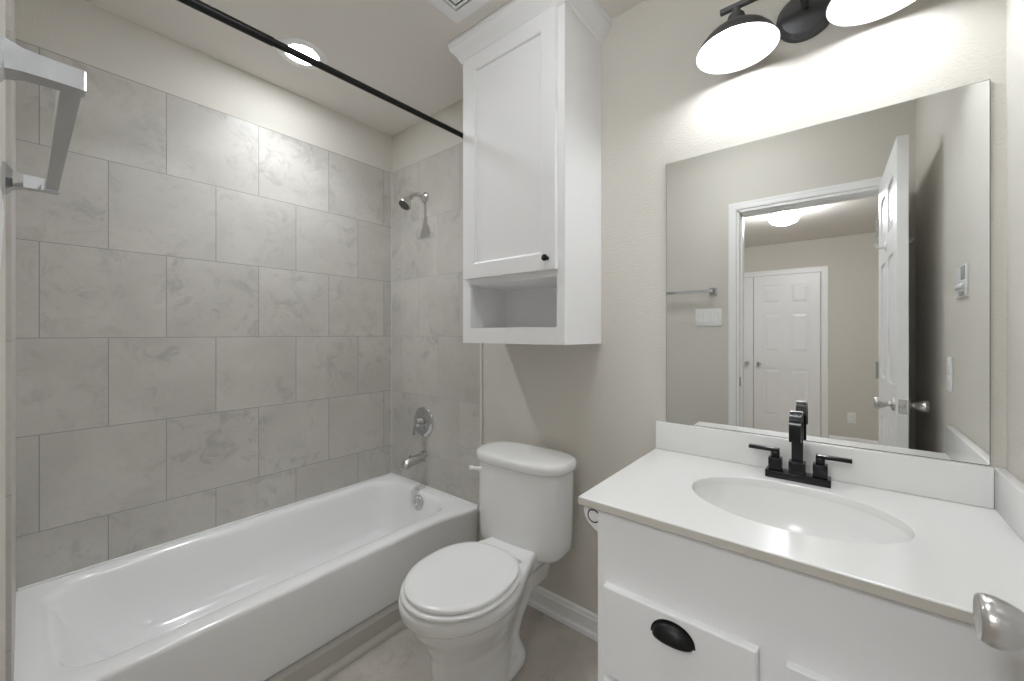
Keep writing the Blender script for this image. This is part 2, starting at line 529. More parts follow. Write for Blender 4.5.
# closet double doors in the next room
CX0, CX1, CZ = 0.690, 1.974, 1.885
casing('trim_6', CX0, CX1, CZ, BY, 1, 0.057, 'white casing around the closet doors across the next room')
for n, (xa, xb, kx, lab) in enumerate(((CX0 + 0.004, 1.329, 1.265, 'left white six panel closet door, mostly hidden by the door casing in the mirror'),
                                       (1.335, CX1 - 0.004, 1.390, 'right white six panel closet door across the next room, seen in the mirror'))):
    bm = BM(); six_panel(bm, xb - xa, 1.875, 0.030)
    bmesh.ops.translate(bm, verts=bm.verts[:], vec=(xa, BY + 0.0005, 0.006))
    d = struct(obj('door_%d' % (n + 2), bm, M['door'], smooth=False, loc=((xa + xb) / 2, BY, 0)), lab, 'door')
    bm = BM(); lathe(bm, (kx, BY + 0.0305, 0.845), (0, 1, 0), [(0.022, 0), (0.022, 0.004), (0.009, 0.007), (0.008, 0.022), (0.018, 0.030), (0.023, 0.040), (0.020, 0.050), (0, 0.054)], 24)
    obj('door_knob', bm, M['chrome'], d, label='small round knob')

# ------------------------------------------------------------------ bathtub
YB, YF = -0.0085, W0 + 0.0085          # tub ends
def tub():
    root = thing('bathtub', 'white alcove bathtub with straight apron along the grey tiled wall', 'bathtub', (0.36, -0.73, 0.078))
    XW, XA = 0.0085, 0.708
    NA, NS = 8, 28
    def front_x(y, base, flare):
        d = (YB - y)
        if d < 0.26:
            k = 1 - d / 0.26
            k = k * k * (3 - 2 * k)
            return base + flare * k
        return base
    def outer(z, inset=0.0, flare=0.049, yin=0.0):
        r = rrect((XW + XA) / 2, (YB + YF) / 2, (XA - XW) / 2, (YB - YF) / 2, 0.004, z, NA, NS)
        out = []
        for x, y, zz in r:
            if x > XA - 0.006:
                x = front_x(y, x, flare) - inset
            out.append((x, y, zz))
        return out
    icx, icy = (0.056 + 0.632) / 2, (YB - 0.058 + YF + 0.058) / 2
    ihx, ihy = (0.632 - 0.056) / 2, ((YB - 0.058) - (YF + 0.058)) / 2
    def inner(z, dx, dyb, dyf, r):
        # dyb: shrink at the drain end, dyf: shrink at the sloped back end
        cy = icy + (dyf - dyb) / 2
        return rrect(icx, cy, ihx - dx, ihy - (dyb + dyf) / 2, r, z, NA, NS)
    bm = BM()
    rings = [outer(0.078, 0.012, 0.026), outer(0.082, 0.006, 0.026), outer(0.090, 0.004, 0.026), outer(0.30, 0.002, 0.040), outer(0.328, 0.0, 0.049), outer(0.339, 0.002), outer(RIM, 0.010)]
    rings += [inner(RIM, -0.012, -0.012, -0.012, 0.125), inner(RIM - 0.003, -0.004, -0.002, -0.003, 0.125), inner(RIM - 0.014, 0.006, 0.008, 0.010, 0.125), inner(RIM - 0.030, 0.011, 0.016, 0.020, 0.125),
              inner(0.28, 0.018, 0.028, 0.036, 0.125), inner(0.18, 0.034, 0.045, 0.09, 0.13), inner(0.11, 0.054, 0.062, 0.15, 0.13), inner(0.085, 0.078, 0.085, 0.19, 0.13), inner(0.075, 0.12, 0.13, 0.25, 0.10), inner(0.073, 0.2, 0.3, 0.45, 0.05)]
    loft(bm, rings, True, True, True)
    o = obj('tub_body', bm, M['acrylic'], root, angle=50)
    # tiling lip: narrow raised strip against the tiled sides
    bm = BM()
    box(bm, XW - 0.0004, XW + 0.011, YF + 0.002, YB - 0.002, RIM - 0.002, RIM + 0.008, 0.003, 2)
    box(bm, XW + 0.002, 0.752, YB - 0.011, YB + 0.0004, RIM - 0.002, RIM + 0.008, 0.003, 2)
    obj('wall_lip', bm, M['acrylic'], root)
    # overflow cover on the drain end
    bm = BM()
    yo = YB - 0.058 - 0.026
    lathe(bm, (0.380, yo + 0.004, 0.290), (0, -1, 0.06), [(0.040, 0), (0.040, 0.006), (0.037, 0.010), (0.012, 0.012), (0.010, 0.009), (0, 0.009)], 32)
    ov = obj('overflow_plate', bm, M['nickel'], root, label='round satin nickel overflow plate')
    bm = BM(); lathe(bm, (0.380, yo - 0.006, 0.272), (0, -1, 0.06), [(0.004, 0), (0.004, 0.003), (0, 0.0035)], 12)
    obj('screw', bm, M['darkface'], ov)
    bm = BM(); lathe(bm, (0.345, -0.32, 0.0735), (0, 0, 1), [(0.030, 0), (0.030, 0.003), (0.026, 0.005), (0.010, 0.004), (0, 0.006)], 28)
    obj('drain', bm, M['chrome'], root, label='chrome drain')
tub()

# ------------------------------------------------------------------ shower and tub fittings
PX = 0.331
t = thing('shower_fixture', 'brushed chrome shower head on a bent arm high on the tiled wall', 'shower head', (PX, -0.008, 1.972))
bm = BM(); lathe(bm, (PX, -0.008, 1.972), (0, -1, 0), [(0.030, 0), (0.029, 0.005), (0.020, 0.012), (0.012, 0.015), (0, 0.015)], 28)
obj('flange', bm, M['nickel'], t)
bm = BM()
arm = [(PX, -0.010, 1.972), (PX, -0.040, 1.976), (PX, -0.066, 1.974), (PX, -0.088, 1.964), (PX, -0.106, 1.948)]
tube(bm, arm, 0.0105, 14)
obj('shower_arm', bm, M['nickel'], t)
bm = BM()
hd = Vector((0, -0.62, -0.78)).normalized()
hp = Vector(arm[-1])
lathe(bm, hp, hd, [(0.010, -0.004), (0.015, 0.004), (0.0165, 0.012), (0.013, 0.020), (0.014, 0.026), (0.026, 0.038), (0.0345, 0.054), (0.0365, 0.066), (0.035, 0.070), (0.0, 0.070)], 32)
obj('shower_head', bm, M['nickel'], t, angle=45)
bm = BM(); lathe(bm, hp + hd * 0.0702, hd, [(0.031, 0), (0.030, 0.002), (0.0, 0.0025)], 28)
obj('nozzle_face', bm, M['darkface'], t, label='dark nozzle face')

VZ = 0.707
t = thing('shower_valve', 'round chrome shower valve plate with lever handle above the tub spout', 'shower valve', (PX - 0.008, -0.008, VZ))
vp = Vector((PX - 0.008, -0.008, VZ))
bm = BM(); lathe(bm, vp, (0, -1, 0), [(0.084, 0), (0.084, 0.004), (0.080, 0.009), (0.062, 0.013), (0.040, 0.016), (0.034, 0.018), (0, 0.018)], 48, 0.98, 1.0)
obj('escutcheon', bm, M['chrome'], t, angle=50)
bm = BM(); lathe(bm, vp + Vector((0, -0.016, 0)), (0, -1, 0), [(0.030, 0), (0.029, 0.018), (0.026, 0.028), (0.022, 0.040), (0.012, 0.046), (0, 0.047)], 32)
hb = obj('handle_hub', bm, M['chrome'], t)
bm = BM()
strip(bm, [vp + Vector((-0.002, -0.054, 0.004)), vp + Vector((-0.006, -0.060, -0.018)), vp + Vector((-0.014, -0.060, -0.045)), vp + Vector((-0.020, -0.056, -0.070))], (1, 0, 0.3), 0.022, None, 0.011)
bmesh.ops.bevel(bm, geom=bm.edges[:], offset=0.003, segments=2, affect='EDGES')
obj('lever', bm, M['chrome'], hb)

SZ = 0.508
t = thing('tub_spout', 'chrome bathtub spout below the round shower valve', 'spout', (PX - 0.008, -0.008, SZ))
sx = PX - 0.008
bm = BM()
tube(bm, [(sx, -0.008, SZ), (sx, -0.014, SZ), (sx, -0.017, SZ), (sx, -0.055, SZ - 0.001), (sx, -0.090, SZ - 0.003), (sx, -0.110, SZ - 0.007), (sx, -0.126, SZ - 0.013), (sx, -0.135, SZ - 0.022), (sx, -0.138, SZ - 0.033)],
     [0.034, 0.034, 0.0285, 0.0275, 0.0265, 0.0258, 0.0250, 0.0240, 0.0225], 28)
obj('spout_body', bm, M['nickel'], t, angle=50)
bm = BM(); lathe(bm, (sx, -0.105, SZ + 0.016), (0, -0.1, 1), [(0.006, 0), (0.006, 0.010), (0.008, 0.013), (0.008, 0.018), (0, 0.020)], 14)
obj('diverter', bm, M['nickel'], t)

# shower curtain rod
RODX = 0.74
def rz(y): return 2.157 + 0.022 * y
t = thing('shower_curtain_rod', 'black shower curtain rod spanning above the tub apron', 'curtain rod', (RODX, -0.008, rz(0)))
bm = BM(); tube(bm, [(RODX, -0.015, rz(0)), (RODX, -0.95, rz(-0.95))], 0.0115, 20)
obj('outer_tube', bm, M['black'], t)
bm = BM(); tube(bm, [(RODX, -0.94, rz(-0.94)), (RODX, W0 + 0.016, rz(W0))], 0.0135, 20)
obj('inner_tube', bm, M['black'], t)
for y, s in ((-0.0082, -1), (W0 + 0.0082, 1)):
    bm = BM(); lathe(bm, (RODX, y, rz(y)), (0, s, 0), [(0.024, 0), (0.024, 0.006), (0.018, 0.014), (0.0145, 0.024), (0, 0.024)], 24)
    obj('end_cup', bm, M['black'], t)

# ------------------------------------------------------------------ ceiling fittings
LX, LY = 0.327, -0.673
t = thing('recessed_light', 'lit round recessed ceiling light above the bathtub', 'ceiling light', (LX, LY, CEIL))
bm = BM(); lathe(bm, (LX, LY, CEIL), (0, 0, -1), [(0.098, 0.0), (0.097, 0.003), (0.090, 0.006), (0.066, 0.0045), (0.064, 0.0015), (0.0, 0.0015)], 48)
obj('trim_ring', bm, M['trim'], t)
bm = BM(); lathe(bm, (LX, LY, CEIL - 0.0016), (0, 0, -1), [(0.061, 0.0), (0.060, 0.003), (0.045, 0.0048), (0.0, 0.0055)], 40)
obj('lens', bm, M['can'], t, label='glowing frosted lens')
ld = bpy.data.lights.new('recessed_beam', 'AREA')
ld.shape = 'DISK'; ld.size = 0.115; ld.energy = CAN_W; ld.color = (0.93, 0.965, 1.0); ld.spread = radians(112)
lo = link(bpy.data.objects.new('recessed_beam', ld)); lo.parent = t; lo.location = (0, 0, -0.0085)

VX0, VX1, VY0, VY1 = 0.985, 1.265, -0.655, -0.372
vcx, vcy = (VX0 + VX1) / 2, (VY0 + VY1) / 2
t = thing('exhaust_vent', 'square white ceiling vent with concentric slots in front of the wall cabinet', 'vent', (vcx, vcy, CEIL))
bm = BM()
box(bm, VX0 + 0.03, VX1 - 0.03, VY0 + 0.03, VY1 - 0.03, CEIL - 0.004, CEIL - 0.0005)
obj('backing', bm, M['recess'], t, smooth=False, label='dark recess')
bm = BM()
def sq_ring(bm, ho, hi, z0, z1):
    def sq(h, z): return [(vcx - h, vcy - h, z), (vcx + h, vcy - h, z), (vcx + h, vcy + h, z), (vcx - h, vcy + h, z)]
    rs = [sq(ho, z1), sq(ho, z0 + 0.002), sq(ho - 0.002, z0), sq(hi, z0), sq(hi, z1)]
    loft(bm, rs, True, False, False)
H = (VX1 - VX0) / 2
sq_ring(bm, H, H - 0.043, CEIL - 0.014, CEIL)
obj('frame', bm, M['trim'], t, smooth=False)
bm = BM()
h = H - 0.048
while h > 0.014:
    sq_ring(bm, h, h - 0.0105, CEIL - 0.012, CEIL - 0.008)
    h -= 0.0165
obj('louvres', bm, M['trim'], t, smooth=False)

# ------------------------------------------------------------------ wall cabinet over the toilet
CL, CR, CB, CTOP, CD = 0.912, 1.413, 1.166, 2.35, 0.270
t = thing('wall_cabinet', 'tall white wall cabinet with shaker door and open shelf over the toilet', 'cabinet', (1.163, 0, CB))
bm = BM()
TK = 0.018
box(bm, CL, CL + TK, -CD + TK, -0.0002, CB, CTOP)
box(bm, CR - TK, CR, -CD + TK, -0.0002, CB, CTOP)
box(bm, CL + TK, CR - TK, -0.008, -0.001, CB, CTOP)
box(bm, CL + TK, CR - TK, -CD + TK, -0.008, CTOP - TK, CTOP)
SH0, SH1 = 1.228, 1.405
box(bm, CL + TK, CR - TK, -CD + TK, -0.008, SH0 - TK, SH0)          # cubby floor
box(bm, CL + TK, CR - TK, -CD + TK, -0.008, SH1, SH1 + TK)          # cubby ceiling
box(bm, CL + TK, CR - TK, -CD + TK, -0.008, CB + 0.001, CB + 0.012)
obj('body', bm, M['cab'], t, smooth=False)
bm = BM()
f0, f1 = -CD, -CD + TK
FL = 0.043
box(bm, CL, CL + FL, f0, f1, CB, CTOP)
box(bm, CR - FL + 0.010, CR, f0, f1, CB, CTOP)
box(bm, CL + FL, CR - FL + 0.010, f0, f1, CB, SH0)
box(bm, CL + FL, CR - FL + 0.010, f0, f1, SH1, SH1 + 0.055)
box(bm, CL + FL, CR - FL + 0.010, f0, f1, CTOP - 0.06, CTOP)
obj('face_frame', bm, M['cab'], t, smooth=False)

def shaker(bm, x0, x1, z0, z1, yb, th, rail, panel_in=0.010):
    """frame-and-panel front: back face at y=yb, front at yb-th"""
    yf = yb - th
    def o(d, y): return [(x0 + d, y, z0 + d), (x1 - d, y, z0 + d), (x1 - d, y, z1 - d), (x0 + d, y, z1 - d)]
    loft(bm, [o(0, yb), o(0, yf + 0.0015), o(0.0015, yf), o(rail, yf), o(rail + 0.002, yf + 0.0012), o(rail + 0.006, yf + 0.003), o(rail + 0.008, yf + panel_in)], True, True, True)
bm = BM()
DX0, DX1, DZ0, DZ1 = 0.936, 1.386, 1.428, 2.334
shaker(bm, DX0, DX1, DZ0, DZ1, -CD - 0.0005, 0.019, 0.058)
dr = obj('door', bm, M['cab'], t, smooth=False)
bm = BM(); lathe(bm, (1.354, -CD - 0.0195, 1.467), (0, -1, 0), [(0.007, 0), (0.005, 0.003), (0.0045, 0.010), (0.008, 0.014), (0.0118, 0.017), (0.0115, 0.021), (0.007, 0.024), (0, 0.025)], 24)
obj('knob', bm, M['black'], dr, label='small black round knob')
# crown moulding: profile swept round front and both sides
bm = BM()
cp = [(0.000, 2.337), (0.004, 2.337), (0.006, 2.343), (0.010, 2.347), (0.013, 2.356), (0.020, 2.369), (0.032, 2.382), (0.039, 2.390), (0.042, 2.396), (0.042, 2.404), (0.045, 2.406), (0.045, 2.4225), (0.0, 2.4225)]
rings = []
for o, z in cp:
    oo = max(o, 0.0)
    rings.append([(CL - oo, -0.0002, z), (CL - oo, -CD - oo, z), (CR + oo, -CD - oo, z), (CR + oo, -0.0002, z)])
loft(bm, rings, False, False, False)
bm.verts.ensure_lookup_table()
box(bm, CL - 0.042, CR + 0.042, -CD - 0.042, -0.001, 2.407, 2.4215)
obj('crown', bm, M['cab'], t, angle=25)

# ------------------------------------------------------------------ toilet
TX = 1.166
def toilet():
    root = thing('toilet', 'white two piece toilet with closed lid between tub and vanity', 'toilet', (TX, -0.40, 0))
    root.rotation_euler = (0, 0, 0.05)     # stands very slightly askew
    root.location = (TX, -0.408, 0)
    # ---- bowl and pedestal
    def level(z, yb, wb, ym, wm, yf, n=18):
        """plan outline: back edge at yb (half width wb) widening to wm at ym, half ellipse to the tip yf"""
        right = []
        for i in range(n + 1):
            f = i / n
            y = yb + (ym - yb) * f
            k = f * f * (3 - 2 * f)
            right.append((wb + (wm - wb) * k, y))
        for i in range(1, n + 1):
            a = (pi / 2) * i / n
            right.append((wm * cos(a), ym + (yf - ym) * sin(a)))
        pts = [(TX + w, y, z) for w, y in right]
        pts += [(TX - w, y, z) for w, y in reversed(right[:-1])]
        return pts
    bm = BM()
    loft(bm, [level(0.000, -0.27, 0.060, -0.42, 0.100, -0.632), level(0.020, -0.27, 0.060, -0.42, 0.101, -0.633), level(0.12, -0.26, 0.052, -0.44, 0.097, -0.630),
              level(0.19, -0.24, 0.056, -0.45, 0.108, -0.634), level(0.245, -0.21, 0.068, -0.47, 0.134, -0.655), level(0.295, -0.20, 0.080, -0.48, 0.162, -0.692),
              level(0.332, -0.19, 0.094, -0.49, 0.169, -0.708), level(0.346, -0.19, 0.103, -0.50, 0.184, -0.729), level(0.374, -0.19, 0.106, -0.50, 0.187, -0.733), level(0.386, -0.19, 0.104, -0.50, 0.184, -0.730), level(0.390, -0.195, 0.10, -0.50, 0.177, -0.722)])
    # deck under the tank
    loft(bm, [rrect(TX, -0.140, 0.060, 0.090, 0.03, 0.20), rrect(TX, -0.140, 0.074, 0.105, 0.03, 0.28), rrect(TX, -0.145, 0.104, 0.120, 0.03, 0.325), rrect(TX, -0.150, 0.110, 0.130, 0.03, 0.335), rrect(TX, -0.150, 0.110, 0.130, 0.03, 0.346), rrect(TX, -0.150, 0.104, 0.124, 0.03, 0.350)])
    # trapway bulge and rear foot
    loft(bm, [rrect(TX, -0.320, 0.050, 0.080, 0.045, 0.05), rrect(TX, -0.290, 0.052, 0.085, 0.045, 0.12), rrect(TX, -0.235, 0.058, 0.090, 0.045, 0.20), rrect(TX, -0.19, 0.068, 0.090, 0.045, 0.30)])
    loft(bm, [rrect(TX, -0.335, 0.098, 0.115, 0.09, 0.0), rrect(TX, -0.335, 0.099, 0.116, 0.09, 0.018), rrect(TX, -0.335, 0.095, 0.111, 0.088, 0.032), rrect(TX, -0.335, 0.084, 0.102, 0.078, 0.052), rrect(TX, -0.335, 0.070, 0.092, 0.065, 0.078), rrect(TX, -0.325, 0.055, 0.085, 0.05, 0.11)])
    b = obj('bowl', bm, M['porcelain'], root, angle=60)
    md = b.modifiers.new('remesh', 'REMESH'); md.mode = 'VOXEL'; md.voxel_size = 0.006; md.use_smooth_shade = True
    ms = b.modifiers.new('smooth', 'SMOOTH'); ms.factor = 0.5; ms.iterations = 14
    for s in (-1, 1):
        bm = BM(); lathe(bm, (TX + s * 0.074, -0.335, 0.052), (s * 0.15, 0, 1), [(0.014, 0), (0.014, 0.012), (0.011, 0.020), (0.005, 0.024), (0, 0.0245)], 20)
        obj('bolt_cap', bm, M['plastic'], root)
    # ---- seat ring and lid
    def egg(z, a, bf, bb, cy=-0.530, n=64):
        pts = []
        for i in range(n):
            th = 2 * pi * i / n
            c, s = cos(th), sin(th)
            if s < 0:
                x, y = a * c, bf * s
            else:                     # squarer towards the hinges
                x = a * math.copysign(abs(c) ** 0.8, c)
                y = bb * (abs(s) ** 0.8)
            pts.append((TX + 0.008 + x, cy + y, z))
        return pts
    bm = BM()
    loft(bm, [egg(0.391, 0.170, 0.190, 0.196), egg(0.393, 0.176, 0.196, 0.201), egg(0.401, 0.178, 0.198, 0.203), egg(0.405, 0.174, 0.194, 0.199)])
    obj('seat', bm, M['seat'], root, angle=60)
    bm = BM()
    loft(bm, [egg(0.4085, 0.163, 0.182, 0.197), egg(0.4105, 0.168, 0.187, 0.201), egg(0.418, 0.168, 0.187, 0.201), egg(0.4215, 0.164, 0.183, 0.197), egg(0.4235, 0.150, 0.168, 0.180), egg(0.4245, 0.10, 0.12, 0.12), egg(0.4248, 0.03, 0.04, 0.04)])
    obj('seat_lid', bm, M['seat'], root, angle=60)
    for s in (-1, 1):
        bm = BM(); lathe(bm, (TX + 0.008 + s * 0.075, -0.322, 0.400), (s, 0, 0), [(0.007, -0.022), (0.0085, -0.020), (0.0085, 0.020), (0.007, 0.022)], 16)
        obj('hinge', bm, M['seat'], root)
    # ---- tank: bowed superellipse plan, tapering to the bottom
    TCX = 1.150
    def plan(hw, yb, yf, z, p=3.0, n=72):
        cy, hd = (yb + yf) / 2, (yb - yf) / 2
        pts = []
        for i in range(n):
            a = 2 * pi * i / n
            c, s = cos(a), sin(a)
            pts.append((TCX + hw * math.copysign(abs(c) ** (2 / p), c), cy + hd * math.copysign(abs(s) ** (2 / p), s), z))
        return pts
    YT = -0.014
    bm = BM()
    loft(bm, [plan(0.140, YT - 0.05, -0.195, 0.342), plan(0.172, YT - 0.025, -0.222, 0.344), plan(0.188, YT - 0.010, -0.236, 0.351), plan(0.196, YT - 0.002, -0.241, 0.366), plan(0.199, YT, -0.242, 0.40), plan(0.202, YT, -0.242, 0.52), plan(0.206, YT, -0.241, 0.676)])
    obj('tank', bm, M['porcelain'], root, angle=50)
    bm = BM()
    loft(bm, [plan(0.206, YT, -0.236, 0.6765), plan(0.214, YT + 0.004, -0.245, 0.678), plan(0.218, YT + 0.005, -0.249, 0.684), plan(0.218, YT + 0.005, -0.249, 0.700), plan(0.2165, YT + 0.004, -0.2475, 0.708), plan(0.211, YT, -0.242, 0.7145), plan(0.203, YT - 0.007, -0.234, 0.717), plan(0.17, YT - 0.03, -0.205, 0.7185), plan(0.08, YT - 0.07, -0.155, 0.7190)])
    obj('tank_lid', bm, M['porcelain'], root, angle=60)
    # flush lever on the left end of the tank front
    bm = BM(); lathe(bm, (TX - 0.170, -0.205, 0.642), (0, -1, 0), [(0.016, 0), (0.016, 0.006), (0.011, 0.010), (0.008, 0.020), (0, 0.020)], 20)
    fl = obj('flush_lever', bm, M['plastic'], root)
    bm = BM()
    tube(bm, [(TX - 0.166, -0.222, 0.642), (TX - 0.188, -0.225, 0.641), (TX - 0.208, -0.225, 0.638), (TX - 0.226, -0.224, 0.638)], [0.010, 0.009, 0.008, 0.010], 12)
    obj('lever_arm', bm, M['plastic'], fl)
toilet()

# ------------------------------------------------------------------ vanity
VL, VFR, VH = 1.672, -0.532, 0.774        # cabinet left side, frame front, top
CZT = 0.797                               # counter top
t = thing('vanity_cabinet', 'white vanity cabinet with drawers and black cup pull under the sink counter', 'vanity', ((VL + RX) / 2, -0.27, 0))
bm = BM()
VR = RX - 0.002
box(bm, VL, VL + 0.016, VFR + 0.019, -0.002, 0.0, VH)
box(bm, VR - 0.016, VR, VFR + 0.019, -0.002, 0.0, VH)
box(bm, VL + 0.016, VR - 0.016, -0.010, -0.002, 0.0, VH)
box(bm, VL + 0.016, VR - 0.016, VFR + 0.019, -0.010, 0.10, 0.118)
box(bm, VL + 0.016, VR - 0.016, VFR + 0.075, VFR + 0.090, 0.0, 0.10)
obj('body', bm, M['cab'], t, smooth=False)
bm = BM()
STL = 0.045
box(bm, VL, VL + STL, VFR, VFR + 0.019, 0.098, VH)
box(bm, VR - STL, VR, VFR, VFR + 0.019, 0.098, VH)
box(bm, VL + STL, VR - STL, VFR, VFR + 0.019, 0.583, VH)
box(bm, VL + STL, VR - STL, VFR, VFR + 0.019, 0.098, 0.13)
box(bm, 2.006, 2.072, VFR, VFR + 0.019, 0.13, 0.583)
box(bm, VL + STL, 2.006, VFR, VFR + 0.019, 0.365, 0.392)
obj('face_frame', bm, M['cab'], t, smooth=False)

def front(bm, x0, x1, z0, z1, yb, th=0.019):
    def q(d, y): return [(x0 + d, y, z0 + d), (x1 - d, y, z0 + d), (x1 - d, y, z1 - d), (x0 + d, y, z1 - d)]
    loft(bm, [q(0, yb), q(0, yb - th * 0.80), q(0.0012, yb - th * 0.92), q(0.0045, yb - th), ], True, True, True)

def cup_pull(bm, cx, y, z, hw=0.043, hh=0.027, dp=0.024):
    """bin cup: quarter-ellipsoid shell open at the bottom, with a flange"""
    n, m = 24, 8
    rings = []
    for j in range(m + 1):
        a = (pi / 2) * j / m
        rr = []
        for i in range(n + 1):
            b = pi * i / n
            rr.append((cx + hw * cos(b), y - dp * sin(b) ** 0.8 * cos(a) if 0 < i < n else y, z - hh * 0.45 + hh * 1.3 * sin(b) ** 0.9 * sin(a) if 0 < i < n else z - hh * 0.45))
        rings.append(rr)
    loft(bm, rings, False, False, False)
    # flange plate behind
    pl = []
    for yy in (y + 0.0005, y - 0.002):
        pr = []
        for i in range(n + 1):
            b = pi * i / n
            pr.append((cx + (hw + 0.004) * cos(b), yy, z - hh * 0.45 + (hh * 1.3 + 0.004) * sin(b) ** 0.9))
        pl.append(pr)
    loft(bm, pl, True, True, True)

for k, (z0, z1) in enumerate(((0.381, 0.594), (0.118, 0.368))):
    bm = BM(); front(bm, 1.696, 2.019, z0, z1, VFR - 0.0005)
    d = obj('drawer', bm, M['cab'], t, smooth=False)
    bm = BM(); cup_pull(bm, 1.860, VFR - 0.0195, (0.553 if k == 0 else 0.30))
    o = obj('cup_pull', bm, M['black'], d, label='black cup pull', angle=50)
    md = o.modifiers.new('solid', 'SOLIDIFY'); md.thickness = 0.0018
bm = BM(); shaker(bm, 2.065, VR - 0.022, 0.118, 0.591, VFR - 0.0005, 0.019, 0.070)
d = obj('door', bm, M['cab'], t, smooth=False)
bm = BM(); cup_pull(bm, 2.10, VFR - 0.0195, 0.545, 0.02, 0.02, 0.02)
obj('knob', bm, M['black'], d)

# counter with integrated oval bowl
SCX, SCY, SA, SB = 2.046, -0.281, 0.214, 0.158
CLX, CFY = 1.632, -0.560
t = thing('sink_countertop', 'white cultured marble vanity top with oval sink and splashes', 'countertop', ((CLX + RX) / 2, -0.28, VH))
def rect_ring(x0, x1, y0, y1, z, n=96):
    pts = []
    cx, cy = SCX, SCY
    corner = [(x1, y1), (x0, y1), (x0, y0), (x1, y0)]
    angs = [2 * pi * i / n for i in range(n)]
    ca = [math.atan2(y - cy, x - cx) % (2 * pi) for x, y in corner]
    for k, a in enumerate(ca):       # snap the nearest sample to each corner
        i = min(range(n), key=lambda q: abs((angs[q] - a + pi) % (2 * pi) - pi))
        angs[i] = a
    for a in angs:
        c, s = cos(a), sin(a)
        ts = []
        if c > 1e-9: ts.append((x1 - cx) / c)
        if c < -1e-9: ts.append((x0 - cx) / c)
        if s > 1e-9: ts.append((y1 - cy) / s)
        if s < -1e-9: ts.append((y0 - cy) / s)
        q = min(ts)
        pts.append((cx + c * q, cy + s * q, z))
    return pts, angs
CX1_, CY1_ = RX - 0.001, -0.001
base, ANG = rect_ring(CLX, CX1_, CFY, CY1_, CZT)
def ell(ka, kb, z, dy=0.0):
    out = []
    for a in ANG:
        c, s = cos(a), sin(a)
        r = 1 / math.sqrt((c / (SA * ka)) ** 2 + (s / (SB * kb)) ** 2)
        out.append((SCX + r * c, SCY + dy + r * s, z))
    return out
bm = BM()
rings = [rect_ring(CLX + 0.003, CX1_, CFY + 0.003, CY1_, VH + 0.001)[0], rect_ring(CLX, CX1_, CFY, CY1_, VH + 0.004)[0], rect_ring(CLX, CX1_, CFY, CY1_, CZT - 0.003)[0], rect_ring(CLX + 0.0009, CX1_, CFY + 0.0009, CY1_, CZT - 0.0009)[0], rect_ring(CLX + 0.003, CX1_, CFY + 0.003, CY1_, CZT)[0],
         ell(1.008, 1.01, CZT), ell(1.0, 1.0, CZT - 0.0012), ell(0.995, 0.993, CZT - 0.004), ell(0.992, 0.990, VH + 0.001)]
loft(bm, rings, True, False, False)
loft(bm, [rings_ for rings_ in (rect_ring(CLX + 0.003, CX1_, CFY + 0.003, CY1_, VH + 0.001)[0], ell(0.992, 0.990, VH + 0.001))], True, False, False)
for f in bm.faces:                                     # raw beige edge below the polished top arris
    c = f.calc_center_median()
    if c.z < CZT - 0.002 and (c.x < CLX + 0.002 or c.y < CFY + 0.002):
        f.material_index = 1
obj('counter_slab', bm, M['counter'], t, angle=20, extra=(M['counter_edge'],), label='white slab with beige edge')
bm = BM()
loft(bm, [ell(1.03, 1.04, VH + 0.0015), ell(0.9921, 0.9901, VH + 0.0016), ell(0.985, 0.980, VH - 0.006), ell(0.965, 0.955, VH - 0.018), ell(0.93, 0.91, VH - 0.045), ell(0.86, 0.83, VH - 0.085), ell(0.72, 0.70, VH - 0.115), ell(0.50, 0.50, VH - 0.132), ell(0.25, 0.28, VH - 0.138), ell(0.1, 0.13, VH - 0.140)], True, False, True)
sk = obj('sink_bowl', bm, M['counter'], t, angle=60, label='white oval sink bowl')
md = sk.modifiers.new('solid', 'SOLIDIFY'); md.thickness = 0.006; md.offset = -1
bm = BM(); lathe(bm, (SCX, SCY, VH - 0.1395), (0, 0, 1), [(0.024, 0), (0.024, 0.003), (0.019, 0.004), (0.017, 0.002), (0.010, 0.003), (0, 0.005)], 28)
obj('drain', bm, M['gun'], sk, label='dark drain')
BSZ = 0.8935
bm = BM(); box(bm, CLX + 0.002, RX - 0.022, -0.020, -0.0012, CZT + 0.0003, BSZ, 0.003, 3)
obj('backsplash', bm, M['counter'], t, angle=50)
bm = BM(); box(bm, RX - 0.0215, RX - 0.0012, CFY + 0.002, -0.0012, CZT + 0.0003, BSZ, 0.003, 3)
obj('side_splash', bm, M['counter'], t, angle=50)

# faucet: centre-set, square waterfall arch
FX, FY = 2.049, -0.077
t = thing('faucet', 'dark gunmetal two handle faucet with squared arch spout behind the sink', 'faucet', (FX, FY, CZT))
bm = BM(); box(bm, FX - 0.074, FX + 0.074, FY - 0.022, FY + 0.022, CZT, CZT + 0.020, 0.0015, 2)
obj('base_plate', bm, M['gun'], t, angle=50)
bm = BM(); box(bm, FX - 0.019, FX + 0.019, FY - 0.019, FY + 0.019, CZT + 0.020, CZT + 0.052, 0.0015, 2)
obj('spout_block', bm, M['gun'], t, angle=50)
bm = BM()
path = [(FX, FY + 0.004, CZT + 0.050), (FX, FY + 0.004, CZT + 0.156)]
R_ = 0.037
for i in range(1, 15):
    a = pi * i / 14
    path.append((FX, FY + 0.004 - R_ + R_ * cos(a), CZT + 0.156 + R_ * sin(a) * 0.95))
path.append((FX, FY + 0.004 - 2 * R_, CZT + 0.120))
strip(bm, path, (1, 0, 0), 0.0265, None, 0.012)
sp = obj('spout', bm, M['gun'], t, angle=40)
